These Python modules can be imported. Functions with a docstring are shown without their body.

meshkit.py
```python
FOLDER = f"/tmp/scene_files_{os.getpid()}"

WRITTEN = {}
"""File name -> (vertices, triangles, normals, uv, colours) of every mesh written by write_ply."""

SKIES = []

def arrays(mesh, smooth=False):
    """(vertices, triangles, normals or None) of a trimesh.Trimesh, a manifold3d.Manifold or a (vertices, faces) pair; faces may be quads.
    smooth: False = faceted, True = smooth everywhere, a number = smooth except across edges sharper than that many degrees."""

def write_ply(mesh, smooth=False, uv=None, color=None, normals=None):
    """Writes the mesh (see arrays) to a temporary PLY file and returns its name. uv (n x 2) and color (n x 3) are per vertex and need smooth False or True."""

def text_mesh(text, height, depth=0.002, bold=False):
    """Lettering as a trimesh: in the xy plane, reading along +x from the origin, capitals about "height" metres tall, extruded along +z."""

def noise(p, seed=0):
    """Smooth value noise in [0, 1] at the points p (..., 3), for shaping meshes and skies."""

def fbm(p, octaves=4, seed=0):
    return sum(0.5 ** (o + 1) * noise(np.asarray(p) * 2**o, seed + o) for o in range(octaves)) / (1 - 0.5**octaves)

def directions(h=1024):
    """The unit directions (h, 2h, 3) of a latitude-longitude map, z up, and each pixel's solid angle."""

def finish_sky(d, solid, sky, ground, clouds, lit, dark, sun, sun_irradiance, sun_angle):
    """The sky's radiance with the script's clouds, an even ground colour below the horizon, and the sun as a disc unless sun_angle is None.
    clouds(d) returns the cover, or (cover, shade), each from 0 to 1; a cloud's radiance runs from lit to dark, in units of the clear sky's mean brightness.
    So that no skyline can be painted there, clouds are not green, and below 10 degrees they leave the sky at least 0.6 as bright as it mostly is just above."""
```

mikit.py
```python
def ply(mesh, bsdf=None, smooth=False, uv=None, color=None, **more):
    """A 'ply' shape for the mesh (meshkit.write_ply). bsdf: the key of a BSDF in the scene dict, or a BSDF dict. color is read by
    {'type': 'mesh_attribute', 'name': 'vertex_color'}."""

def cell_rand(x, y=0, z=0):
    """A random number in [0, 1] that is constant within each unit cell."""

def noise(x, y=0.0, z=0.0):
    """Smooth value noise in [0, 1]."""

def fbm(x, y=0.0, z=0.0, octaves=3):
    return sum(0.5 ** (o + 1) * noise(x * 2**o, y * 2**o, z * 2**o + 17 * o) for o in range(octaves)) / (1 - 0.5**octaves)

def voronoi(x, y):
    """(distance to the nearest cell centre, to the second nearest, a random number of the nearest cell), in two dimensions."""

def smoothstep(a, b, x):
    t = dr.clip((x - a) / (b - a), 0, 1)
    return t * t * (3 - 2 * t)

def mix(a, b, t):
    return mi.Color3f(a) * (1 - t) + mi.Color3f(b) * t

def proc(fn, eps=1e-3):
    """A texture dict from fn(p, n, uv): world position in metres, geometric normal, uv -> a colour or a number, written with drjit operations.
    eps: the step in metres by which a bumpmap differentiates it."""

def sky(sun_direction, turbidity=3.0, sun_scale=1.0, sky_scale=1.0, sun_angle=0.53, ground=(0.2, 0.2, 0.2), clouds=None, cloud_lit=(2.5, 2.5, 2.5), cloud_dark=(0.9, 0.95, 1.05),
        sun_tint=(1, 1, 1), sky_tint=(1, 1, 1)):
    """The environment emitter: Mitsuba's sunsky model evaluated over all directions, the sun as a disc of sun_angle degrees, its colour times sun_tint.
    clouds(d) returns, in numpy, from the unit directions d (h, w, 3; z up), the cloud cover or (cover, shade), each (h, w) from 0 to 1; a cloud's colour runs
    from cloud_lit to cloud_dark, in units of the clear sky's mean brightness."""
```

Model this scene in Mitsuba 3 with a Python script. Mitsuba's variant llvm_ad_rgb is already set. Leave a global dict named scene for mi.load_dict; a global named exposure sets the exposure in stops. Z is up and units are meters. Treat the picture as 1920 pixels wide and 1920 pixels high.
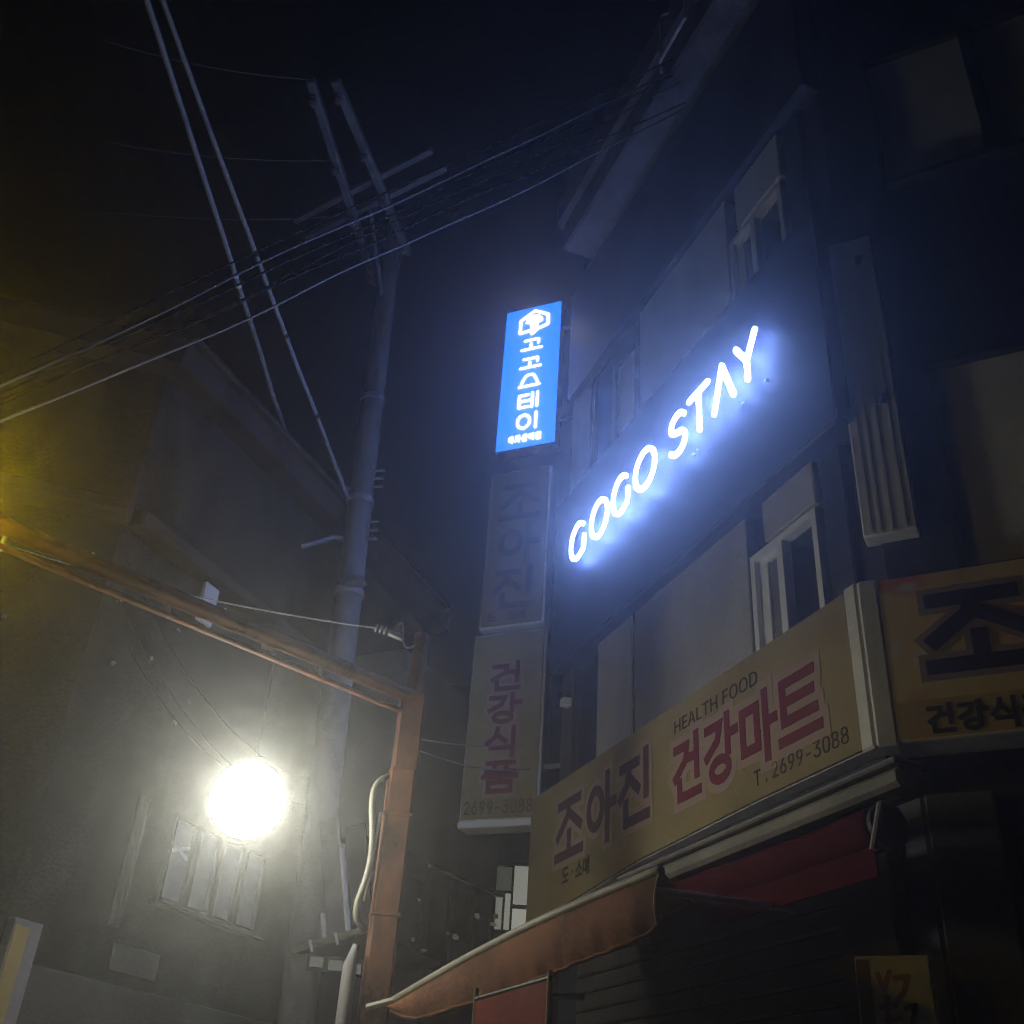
import math
import numpy as np
import trimesh
import drjit as dr
import mitsuba as mi
import mikit
import meshkit
from shapely.geometry import LineString, Polygon, box as sbox
from shapely.ops import unary_union
from mikit import noise, fbm, smoothstep, mix, proc

T = mi.ScalarTransform4f
scene, labels = {}, {}

# ------------------------------------------------------------------ camera, sky, air, exposure
exposure = 4.0      # a long night exposure
EYE = np.array([0.0, 0.0, 1.6])
FWD = np.array([0.0, 0.848506, 0.529185])
UPV = np.array([-0.072593, -0.527789, 0.846268]) * np.array([-1, 1, 1])
UPV = np.array([0.072593 * -1.0, -0.527789, 0.846268])
scene['air'] = {'type': 'homogeneous', 'albedo': {'type': 'rgb', 'value': [0.95, 0.95, 0.95]},
                'sigma_t': 0.035, 'phase': {'type': 'hg', 'g': 0.90}}
scene['camera'] = {'type': 'perspective', 'fov': 2 * math.degrees(math.atan(960 / 1976.0)), 'fov_axis': 'x',
                   'near_clip': 0.05, 'far_clip': 400.0,
                   'to_world': T().look_at(origin=EYE.tolist(), target=(EYE + FWD).tolist(), up=UPV.tolist()),
                   'medium': {'type': 'ref', 'id': 'air'}}
scene['sky'] = {**mikit.sky((0.3, -0.8, 0.25), turbidity=3, sun_scale=0.0, sky_scale=0.0006 / 16, sky_tint=(0.5, 0.62, 1.25)), 'sampling_weight': 1.2}
labels['sky'] = {'kind': 'structure', 'label': 'dark night sky'}

LAMP = (46.0, 45.3, 37.5)        # radiance of the white globe
LETTER = (10.5, 17.5, 46.0)      # bluish white letters
BLUE = (0.0, 0.34, 2.4)        # blue lightbox face
AMBER = (80.0, 54.0, 0.3)

# ------------------------------------------------------------------ helpers
Z = np.array([0, 0, 1.0])


def az(d):
    return np.array([math.sin(math.radians(d)), math.cos(math.radians(d)), 0.0])


class Fr:
    """A local frame: x along ex, y along n (outwards), z up (or ez)."""

    def __init__(self, o, ex, n, ez=Z):
        self.o, self.ex, self.n, self.ez = (np.asarray(v, float) for v in (o, ex, n, ez))
        self.M = np.eye(4)
        self.M[:3, 0], self.M[:3, 1], self.M[:3, 2], self.M[:3, 3] = self.ex, self.n, self.ez, self.o

    def p(self, x, y, z):
        return self.o + x * self.ex + y * self.n + z * self.ez

    def mesh(self, m):
        m = m.copy()
        m.apply_transform(self.M)
        if np.linalg.det(self.M[:3, :3]) < 0 and m.volume < 0:
            m.invert()
        return m

    def box(self, x0, x1, y0, y1, z0, z1, c=0.0):
        return self.mesh(cbox(x0, x1, y0, y1, z0, z1, c))

    def plate(self, shape, y0, y1):
        """A shapely shape in (x, z) made y0..y1 thick."""
        out = []
        for g in getattr(shape, 'geoms', [shape]):
            if g.is_empty or g.area < 1e-7:
                continue
            m = trimesh.creation.extrude_polygon(g, y1 - y0, engine='earcut')
            v = m.vertices.copy()
            m.vertices = np.c_[v[:, 0], y1 - v[:, 2], v[:, 1]]
            out.append(m)
        m = trimesh.util.concatenate(out)
        if m.volume < 0:
            m.invert()
        return self.mesh(m)


def cbox(x0, x1, y0, y1, z0, z1, c=0.0):
    x0, x1 = min(x0, x1), max(x0, x1)
    y0, y1 = min(y0, y1), max(y0, y1)
    z0, z1 = min(z0, z1), max(z0, z1)
    c = min(c, 0.4 * min(x1 - x0, y1 - y0, z1 - z0))
    if c <= 0:
        return trimesh.creation.box(bounds=[[x0, y0, z0], [x1, y1, z1]])
    pts = []
    for X, sx in ((x0, 1), (x1, -1)):
        for Y, sy in ((y0, 1), (y1, -1)):
            for Q, sz in ((z0, 1), (z1, -1)):
                pts += [[X, Y + sy * c, Q + sz * c], [X + sx * c, Y, Q + sz * c], [X + sx * c, Y + sy * c, Q]]
    return trimesh.convex.convex_hull(np.array(pts))


def tube(pts, r, sides=10, caps=True):
    pts = np.asarray(pts, float)
    n = len(pts)
    rr = np.broadcast_to(np.asarray(r, float), (n,))
    t = np.gradient(pts, axis=0)
    t /= np.linalg.norm(t, axis=1, keepdims=True) + 1e-12
    ref = np.array([0, 0, 1.0]) if abs(t[0, 2]) < 0.9 else np.array([1.0, 0, 0])
    V = []
    a = np.cross(t[0], ref)
    a /= np.linalg.norm(a)
    ang = np.arange(sides) * 2 * math.pi / sides
    for i in range(n):
        a = a - t[i] * np.dot(a, t[i])
        a /= np.linalg.norm(a)
        b = np.cross(t[i], a)
        V.append(pts[i] + rr[i] * (np.cos(ang)[:, None] * a + np.sin(ang)[:, None] * b))
    V = np.vstack(V)
    F = []
    for i in range(n - 1):
        for j in range(sides):
            k = (j + 1) % sides
            p, q, s, u = i * sides + j, i * sides + k, (i + 1) * sides + k, (i + 1) * sides + j
            F += [[p, q, s], [p, s, u]]
    if caps:
        V = np.vstack([V, pts[0], pts[-1]])
        c0, c1 = len(V) - 2, len(V) - 1
        for j in range(sides):
            k = (j + 1) % sides
            F += [[c0, k, j], [c1, (n - 1) * sides + j, (n - 1) * sides + k]]
    return trimesh.Trimesh(V, np.array(F), process=False)


def curve(ctrl, n=24):
    """Smooth curve through the control points."""
    from scipy.interpolate import CubicSpline
    c = np.asarray(ctrl, float)
    if len(c) == 2:
        return c[0] + np.linspace(0, 1, n)[:, None] * (c[1] - c[0])
    d = np.r_[0, np.cumsum(np.linalg.norm(np.diff(c, axis=0), axis=1))]
    return CubicSpline(d, c)(np.linspace(0, d[-1], n))


def sag(a, b, s, n=28, wob=0.0, seed=0):
    a, b = np.asarray(a, float), np.asarray(b, float)
    t = np.linspace(0, 1, n)[:, None]
    p = a + t * (b - a)
    p[:, 2] -= (4 * s * t * (1 - t))[:, 0]
    if wob:
        k = np.c_[np.linspace(0, 9, n), np.full(n, seed * 7.3), np.zeros(n)]
        w = np.stack([meshkit.noise(k + q * 31.7, seed) for q in range(3)], -1) - 0.5
        p += wob * w * np.sin(math.pi * t)
    return p


def cat(*m):
    return trimesh.util.concatenate([x for x in m])


def blob(center, size, seed):
    """A small crumpled piece."""
    rng = np.random.default_rng(seed)
    q = rng.normal(size=(14, 3))
    q /= np.linalg.norm(q, axis=1, keepdims=True)
    q *= rng.uniform(0.55, 1.0, (14, 1)) * np.asarray(size)
    return trimesh.convex.convex_hull(q + np.asarray(center))


USED = {}


def num(key):
    k = USED.get(key, 0)
    USED[key] = k + 1
    return key if k == 0 else f'{key}_{k:03d}'


def thing(name, label, cat_, group=None):
    key = num(name)
    labels[key] = {'label': label, 'category': cat_}
    if group:
        labels[key]['group'] = group
    return key


def part(parent, name, mesh, mat, smooth=False, label=None, **more):
    key = num(f'{parent}__{name}')
    scene[key] = mikit.ply(mesh, mat, smooth, **more)
    if label:
        labels[key] = {'label': label}
    return key


def solo(name, mesh, mat, label, cat_, group=None, smooth=False, **more):
    key = thing(name, label, cat_, group)
    scene[key] = mikit.ply(mesh, mat, smooth, **more)
    return key


def struct(name, mesh, mat, label=None):
    scene[name] = mikit.ply(mesh, mat)
    labels[name] = {'kind': 'structure', 'label': label or name.replace('_', ' ')}


def light(rgb, weight=1.0):
    return {'emitter': {'type': 'area', 'sampling_weight': float(weight), 'radiance': {'type': 'rgb', 'value': [float(x) / 16 for x in rgb]}}}


def rgbv(c):
    return {'type': 'rgb', 'value': list(c)}


def mat(name, c, rough=0.6, metal=0.0, spec=0.4):
    scene[name] = {'type': 'twosided', 'bsdf': {'type': 'principled', 'base_color': c if isinstance(c, dict) else rgbv(c), 'roughness': rough, 'metallic': metal, 'specular': spec}}
    return name


def dirty(c0, c1, f=3.0, lo=0.35, hi=0.75, streak=1.0):
    """Base colour between two tones: broad stains, drawn out downwards by rain, and fine grain."""
    def fn(p, n, uv):
        a = fbm(p.x * f, p.y * f, p.z * f * 0.35 * streak, 4)
        g = noise(p.x * 60, p.y * 60, p.z * 60)
        t = smoothstep(lo, hi, a * 0.85 + g * 0.15)
        return mix(c0, c1, t)
    return proc(fn)


# ------------------------------------------------------------------ materials
mat('mat_panel', dirty((0.40, 0.385, 0.36), (0.28, 0.27, 0.25), 1.7), 0.5)
mat('mat_navy', dirty((0.050, 0.052, 0.075), (0.034, 0.034, 0.050), 2.2), 0.5)
mat('mat_fascia', dirty((0.042, 0.045, 0.066), (0.032, 0.034, 0.050), 1.3), 0.55)
mat('mat_cornice', dirty((0.26, 0.26, 0.28), (0.15, 0.145, 0.15), 2.0), 0.6)
mat('mat_white', dirty((0.72, 0.72, 0.70), (0.55, 0.54, 0.50), 4.0), 0.4)
mat('mat_frame', (0.66, 0.67, 0.68), 0.35)
mat('mat_film', dirty((0.80, 0.79, 0.74), (0.66, 0.65, 0.61), 2.5), 0.5)
mat('mat_panel_light', dirty((0.66, 0.65, 0.61), (0.50, 0.49, 0.46), 1.9), 0.45)
mat('mat_dark', (0.03, 0.03, 0.035), 0.6)
mat('mat_rubber', (0.022, 0.022, 0.024), 0.55)
mat('mat_cable', (0.30, 0.31, 0.34), 0.42)
mat('mat_steel', dirty((0.40, 0.41, 0.44), (0.26, 0.26, 0.28), 6.0), 0.4, 0.35)
mat('mat_concrete', dirty((0.21, 0.21, 0.225), (0.14, 0.14, 0.15), 5.0), 0.8)
mat('mat_asphalt', dirty((0.055, 0.055, 0.056), (0.035, 0.035, 0.037), 1.5), 0.85)
mat('mat_pavement', dirty((0.25, 0.24, 0.23), (0.17, 0.16, 0.16), 2.0), 0.8)
def rusty(p, n, uv):
    """Dulled orange paint with brown rust patches and fine scratches."""
    a = fbm(p.x * 7, p.y * 7, p.z * 3.2, 4)
    g = noise(p.x * 90, p.y * 90, p.z * 40)
    c = mix((0.165, 0.066, 0.031), (0.105, 0.050, 0.030), smoothstep(0.35, 0.6, a))
    return mix(c, (0.055, 0.032, 0.022), smoothstep(0.60, 0.68, a * 0.85 + g * 0.15))


mat('mat_orange', proc(rusty), 0.6)
mat('mat_conduit', dirty((0.30, 0.285, 0.24), (0.21, 0.20, 0.165), 6.0), 0.55)
mat('mat_glass', (0.012, 0.014, 0.018), 0.06, 0.0, 0.6)
mat('mat_curtain', dirty((0.22, 0.21, 0.23), (0.15, 0.15, 0.17), 6.0), 0.7)
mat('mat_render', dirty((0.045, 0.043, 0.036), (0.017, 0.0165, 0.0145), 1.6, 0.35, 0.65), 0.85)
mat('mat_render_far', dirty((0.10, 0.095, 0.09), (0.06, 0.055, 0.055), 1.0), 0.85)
mat('mat_coping', dirty((0.065, 0.049, 0.04), (0.04, 0.03, 0.026), 2.0), 0.8)
mat('mat_awning', dirty((0.19, 0.085, 0.048), (0.10, 0.045, 0.029), 4.5, 0.35, 0.68), 0.85, 0.0, 0.15)
mat('mat_maroon', dirty((0.060, 0.005, 0.008), (0.040, 0.0035, 0.006), 3.0), 0.9, 0.0, 0.1)
mat('mat_red', dirty((0.25, 0.022, 0.014), (0.16, 0.016, 0.012), 3.0), 0.75, 0.0, 0.2)
mat('mat_ink_red', (0.17, 0.022, 0.035), 0.5)
mat('mat_ink_navy', (0.035, 0.022, 0.065), 0.5)
mat('mat_ink_plum', (0.085, 0.04, 0.055), 0.5)
mat('mat_ink_brown', (0.045, 0.03, 0.012), 0.5)
mat('mat_ink_pale', (0.34, 0.25, 0.20), 0.5)
mat('mat_bright', (0.80, 0.80, 0.78), 0.25)
mat('mat_amber_bit', (0.75, 0.36, 0.05), 0.3)


def sign_yellow(p, n, uv):
    a = fbm(p.x * 2.1, p.y * 2.1, p.z * 2.1, 3)
    g = noise(p.x * 45, p.y * 45, p.z * 45)
    return mix((0.31, 0.25, 0.12), (0.25, 0.195, 0.09), smoothstep(0.3, 0.75, a * 0.85 + 0.15 * g))


def sign_printed(p, n, uv):
    """Yellow print with orange and red blotches of an old fruit picture."""
    a = fbm(p.x * 3.1 + 4.0, p.y * 3.1, p.z * 3.1, 3)
    b = fbm(p.x * 5.3, p.y * 5.3 + 9.0, p.z * 5.3, 3)
    c = mix((0.78, 0.60, 0.24), (0.66, 0.22, 0.13), smoothstep(0.50, 0.68, a))
    return mix(c, (0.74, 0.70, 0.52), smoothstep(0.55, 0.72, b))


mat('mat_sign', proc(sign_yellow), 0.35)
mat('mat_sign_printed', proc(sign_printed), 0.35)
mat('mat_render_pale', dirty((0.13, 0.13, 0.12), (0.08, 0.08, 0.075), 2.0), 0.8)
mat('mat_blind', dirty((0.40, 0.41, 0.39), (0.30, 0.31, 0.30), 3.0), 0.5)
mat('mat_cassette', dirty((0.21, 0.20, 0.18), (0.13, 0.125, 0.115), 2.0), 0.6)
mat('mat_band', dirty((0.62, 0.44, 0.13), (0.48, 0.33, 0.10), 2.0), 0.45)
mat('mat_ink_pink', (0.45, 0.22, 0.22), 0.6)
mat('mat_sign_dimlit', dirty((0.24, 0.175, 0.10), (0.17, 0.12, 0.07), 2.0), 0.5)  # darker yellow: the weak lamp light high up is put into the colour
mat('mat_ink_dimlit', (0.10, 0.065, 0.075), 0.6)  # low ink contrast also paints in the dim light on the upper sign
scene['mat_pane'] = {'type': 'thindielectric'}
scene['mat_light'] = {'type': 'diffuse', 'reflectance': rgbv((0.5, 0.5, 0.5))}

# ------------------------------------------------------------------ frames of the place
C = np.array([1.7534, 4.6363, 0.0])           # foot of the sign corner
aA, aB = math.radians(-19.45), math.radians(118.8)
DA = np.array([math.sin(aA), math.cos(aA), 0]); NA = np.array([-math.cos(aA), math.sin(aA), 0])
DB = np.array([math.sin(aB), math.cos(aB), 0]); NB = np.array([DB[1], -DB[0], 0])
A = Fr(C, DA, NA)                             # chamfer face: x runs away to the left
AR = Fr(C, -DA, NA)                           # the same, x in reading direction
B = Fr(C, DB, NB)
K = np.append((C + 4.3 * DA - 0.22 * NA)[:2], 0.0)
CD, OD = az(24), az(-66)
S = Fr(K + 0.1 * CD, OD, -CD)                 # projecting signs: x outwards from the wall, y towards the viewer
SR = Fr(K + 0.1 * CD, -OD, -CD)
LC = np.array([-2.957, 7.001, 0.0])
L = Fr(LC, az(24), az(114))
LF = Fr(LC, az(75), az(165))

# ------------------------------------------------------------------ ground
struct('street', trimesh.creation.box(bounds=[[-22, -10, -0.5], [22, 38, 0.0]]), 'mat_asphalt', 'dark asphalt street')
kerb = Polygon([tuple((C + 9 * DB + 2.2 * NB)[:2]), tuple((C + 2.2 * NB + 1.0 * NA)[:2]), tuple((C + 4.3 * DA + 2.2 * NA)[:2]),
                tuple((K + 20 * CD + 1.2 * OD)[:2]), tuple((K + 20 * CD - 6 * OD)[:2]), tuple((C + 9 * DB - 4 * NB)[:2])])
pv = trimesh.creation.extrude_polygon(kerb.buffer(0), 0.13, engine='earcut')
pv.apply_translation([0, 0, 0.004])
struct('pavement', pv, 'mat_pavement', 'raised pavement along the corner building')

# ------------------------------------------------------------------ corner building
bld = thing('corner_building', 'dark chamfered corner building with pale wall panels behind the glowing letters', 'building')


def inter(o):
    c = np.linalg.solve(np.array([NA[:2], NB[:2]]), [C @ NA + o, C @ NB + o])
    return c


OC = -0.32
c0 = inter(OC)
k0 = (C + 4.3 * DA + OC * NA)[:2]
foot = Polygon([tuple(c0), tuple(k0), tuple(k0 + 12 * CD[:2]), tuple(k0 + 12 * CD[:2] - 6 * OD[:2]), tuple(c0 + 7 * DB[:2] + 3 * CD[:2]), tuple(c0 + 7 * DB[:2])]).buffer(0)
core = trimesh.creation.extrude_polygon(foot, 10.6, engine='earcut')
part(bld, 'wall', core, 'mat_navy')
W = -0.22


def panel(s0, s1, z0, z1, m='mat_panel', o=W):
    return part(bld, 'panel', A.box(s0, s1, OC - 0.02, o, z0, z1, 0.008), m)


# pale panels of the first upper storey, round the window
panel(2.885, 3.50, 4.05, 5.62)
panel(1.26, 2.845, 4.05, 5.62)
panel(0.52, 1.06, 5.07, 5.62)
# and of the second upper storey
panel(1.26, 2.74, 6.90, 8.42, 'mat_panel_light')
panel(0.52, 1.115, 7.93, 8.40, 'mat_panel_light')
part(bld, 'pilaster', A.box(0.30, 0.515, OC - 0.02, W - 0.04, 3.9, 10.3, 0.01), 'mat_navy')
# drain pipe in the joint between the panels
part(bld, 'drain_pipe', tube([A.p(2.865, W - 0.03, 4.0), A.p(2.865, W - 0.03, 5.6)], 0.026, 10), 'mat_rubber', True)


def window(s0, s1, z0, z1, kind):
    """An aluminium sash window in the frame of the chamfer face; s1 is its far (left) side."""
    fr, o1 = 0.045, W - 0.01
    ring = sbox(s0, z0, s1, z1).difference(sbox(s0 + fr, z0 + fr, s1 - fr, z1 - fr))
    m = 0.5 * (s0 + s1) + 0.03
    ring = unary_union([ring, sbox(m - 0.03, z0, m + 0.03, z1)])
    w = part(bld, 'window', A.plate(ring, OC - 0.03, o1), 'mat_frame')
    part(w, 'sash', A.plate(sbox(m, z0 + fr, s1 - fr, z1 - fr).difference(sbox(m + 0.075, z0 + fr + 0.04, s1 - fr - 0.085, z1 - fr - 0.04)), OC + 0.012, o1 - 0.04), 'mat_frame')
    part(w, 'pane', A.box(s0 + fr, m - 0.03, OC + 0.012, OC + 0.02, z0 + fr, z1 - fr), 'mat_glass')
    part(w, 'pane', A.box(m + 0.075, s1 - fr - 0.085, OC + 0.02, OC + 0.03, z0 + fr + 0.04, z1 - fr - 0.04), kind)
    part(w, 'sill', A.box(s0 - 0.03, s1 + 0.03, OC, W + 0.03, z0 - 0.05, z0, 0.008), 'mat_white')
    return w


window(0.545, 1.245, 4.33, 5.05, 'mat_curtain')
window(0.545, 1.245, 7.22, 7.91, 'mat_curtain')
# the wide window at the far end of the upper storey
w = part(bld, 'window', A.plate(sbox(2.76, 6.9, 3.80, 8.42).difference(unary_union([sbox(2.90, 6.98, 3.30, 8.20), sbox(3.36, 6.98, 3.74, 8.36)])), OC - 0.03, W - 0.03), 'mat_dark')
part(w, 'pane', A.box(2.90, 3.30, OC + 0.02, OC + 0.03, 6.98, 8.20), 'mat_film')
part(w, 'pane', A.box(3.36, 3.74, OC + 0.02, OC + 0.03, 6.98, 8.36), 'mat_glass')
part(bld, 'pilaster', A.box(3.82, 4.28, OC - 0.02, W - 0.02, 5.9, 10.2, 0.01), 'mat_cornice')
part(bld, 'pilaster', A.box(3.52, 4.05, OC - 0.02, W - 0.09, 3.9, 6.0, 0.01), 'mat_dark')
part(bld, 'pilaster', A.box(4.06, 4.29, OC - 0.02, W - 0.03, 3.9, 6.0, 0.01), 'mat_render_far')
part(bld, 'junction_box', A.box(4.06, 4.15, W - 0.03, W + 0.05, 5.02, 5.09, 0.006), 'mat_bright')
# upper dark fascia and the cornice
part(bld, 'upper_fascia', A.box(0.1, 4.28, OC - 0.02, W + 0.05, 8.44, 10.0, 0.01), 'mat_navy')
corn = A.box(0.2, 3.95, OC, 0.10, 10.22, 10.62, 0.03)
part(bld, 'cornice', corn, 'mat_cornice')
part(bld, 'cornice', A.box(0.2, 4.05, OC, 0.16, 10.622, 11.12, 0.05), 'mat_cornice')
part(bld, 'cornice', B.box(0.12, 5.0, OC, 0.06, 10.3, 11.0, 0.03), 'mat_navy')
# metal brace of an open sash under the cornice
for pts in ([(1.17, -0.2, 11.0), (1.46, 0.12, 10.95), (1.50, 0.10, 10.16)], [(0.98, 0.12, 10.78), (0.96, 0.16, 10.18), (1.42, 0.16, 10.16)]):
    part(bld, 'brace', tube([A.p(s, o + 0.1, z) for s, o, z in pts], 0.015, 8), 'mat_white')

# right-hand face
part(bld, 'ribbed_strip', B.box(0.04, 0.32, OC - 0.02, W, 4.60, 6.79, 0.008), 'mat_panel_light')
for x in (0.085, 0.135, 0.195, 0.265):
    part(bld, 'rib', B.box(x - 0.007, x + 0.007, W, W + 0.006, 4.62, 6.77), 'mat_panel_light')
for z in (5.475, 6.585):
    part(bld, 'bolt_plate', B.box(0.215, 0.26, W, W + 0.025, z - 0.03, z + 0.03, 0.005), 'mat_dark')
for i, (x0, x1, z0, z1, ws) in enumerate([(0.45, 2.6, 7.22, 8.52, ((0.483, 1.095), (1.17, 1.80), (1.88, 2.55))), (0.48, 2.6, 4.30, 5.70, ((0.515, 1.30), (1.38, 2.55)))]):
    hole = unary_union([sbox(a, z0 + 0.045, b, z1 - 0.045) for a, b in ws])
    w = part(bld, 'window', B.plate(sbox(x0, z0, x1, z1).difference(hole), OC - 0.02, W - 0.03), 'mat_dark')
    for a, b in ws:
        part(w, 'pane', B.box(a, b, OC + 0.01, OC + 0.02, z0 + 0.045, z1 - 0.045), 'mat_film')
# ground floor: lintel, shutter slats, glass
part(bld, 'lintel', A.box(0.05, 4.25, OC, -0.10, 3.22, 3.36, 0.01), 'mat_dark')
for k in range(16):
    z = 2.94 - 0.115 * k
    part(bld, 'shutter_slat', A.box(0.75, 3.9, OC - 0.02, OC + 0.035, z - 0.105, z, 0.012), 'mat_render_far')
part(bld, 'door_post', A.box(0.30, 0.72, OC - 0.02, OC + 0.08, 0.14, 3.2, 0.01), 'mat_render_far')
for a, b in ((0.5, 1.7), (1.78, 3.0)):
    part(bld, 'shop_glass', B.box(a, b, OC, OC + 0.02, 0.5, 3.0), 'mat_glass')
part(bld, 'door_post', B.box(0.15, 0.45, OC - 0.02, OC + 0.07, 0.14, 3.2, 0.01), 'mat_render_far')

# ------------------------------------------------------------------ lettering by strokes (unit box, y up)
CAPR = dict(cap_style='round', join_style='round')
CAPS = dict(cap_style='square', join_style='mitre')


def arc(cx, cy, rx, ry, a0, a1, n=28):
    t = np.radians(np.linspace(a0, a1, n))
    return list(zip(cx + rx * np.cos(t), cy + ry * np.sin(t)))


def ring(cx, cy, rx, ry):
    return arc(cx, cy, rx, ry, 0, 360)


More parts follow.
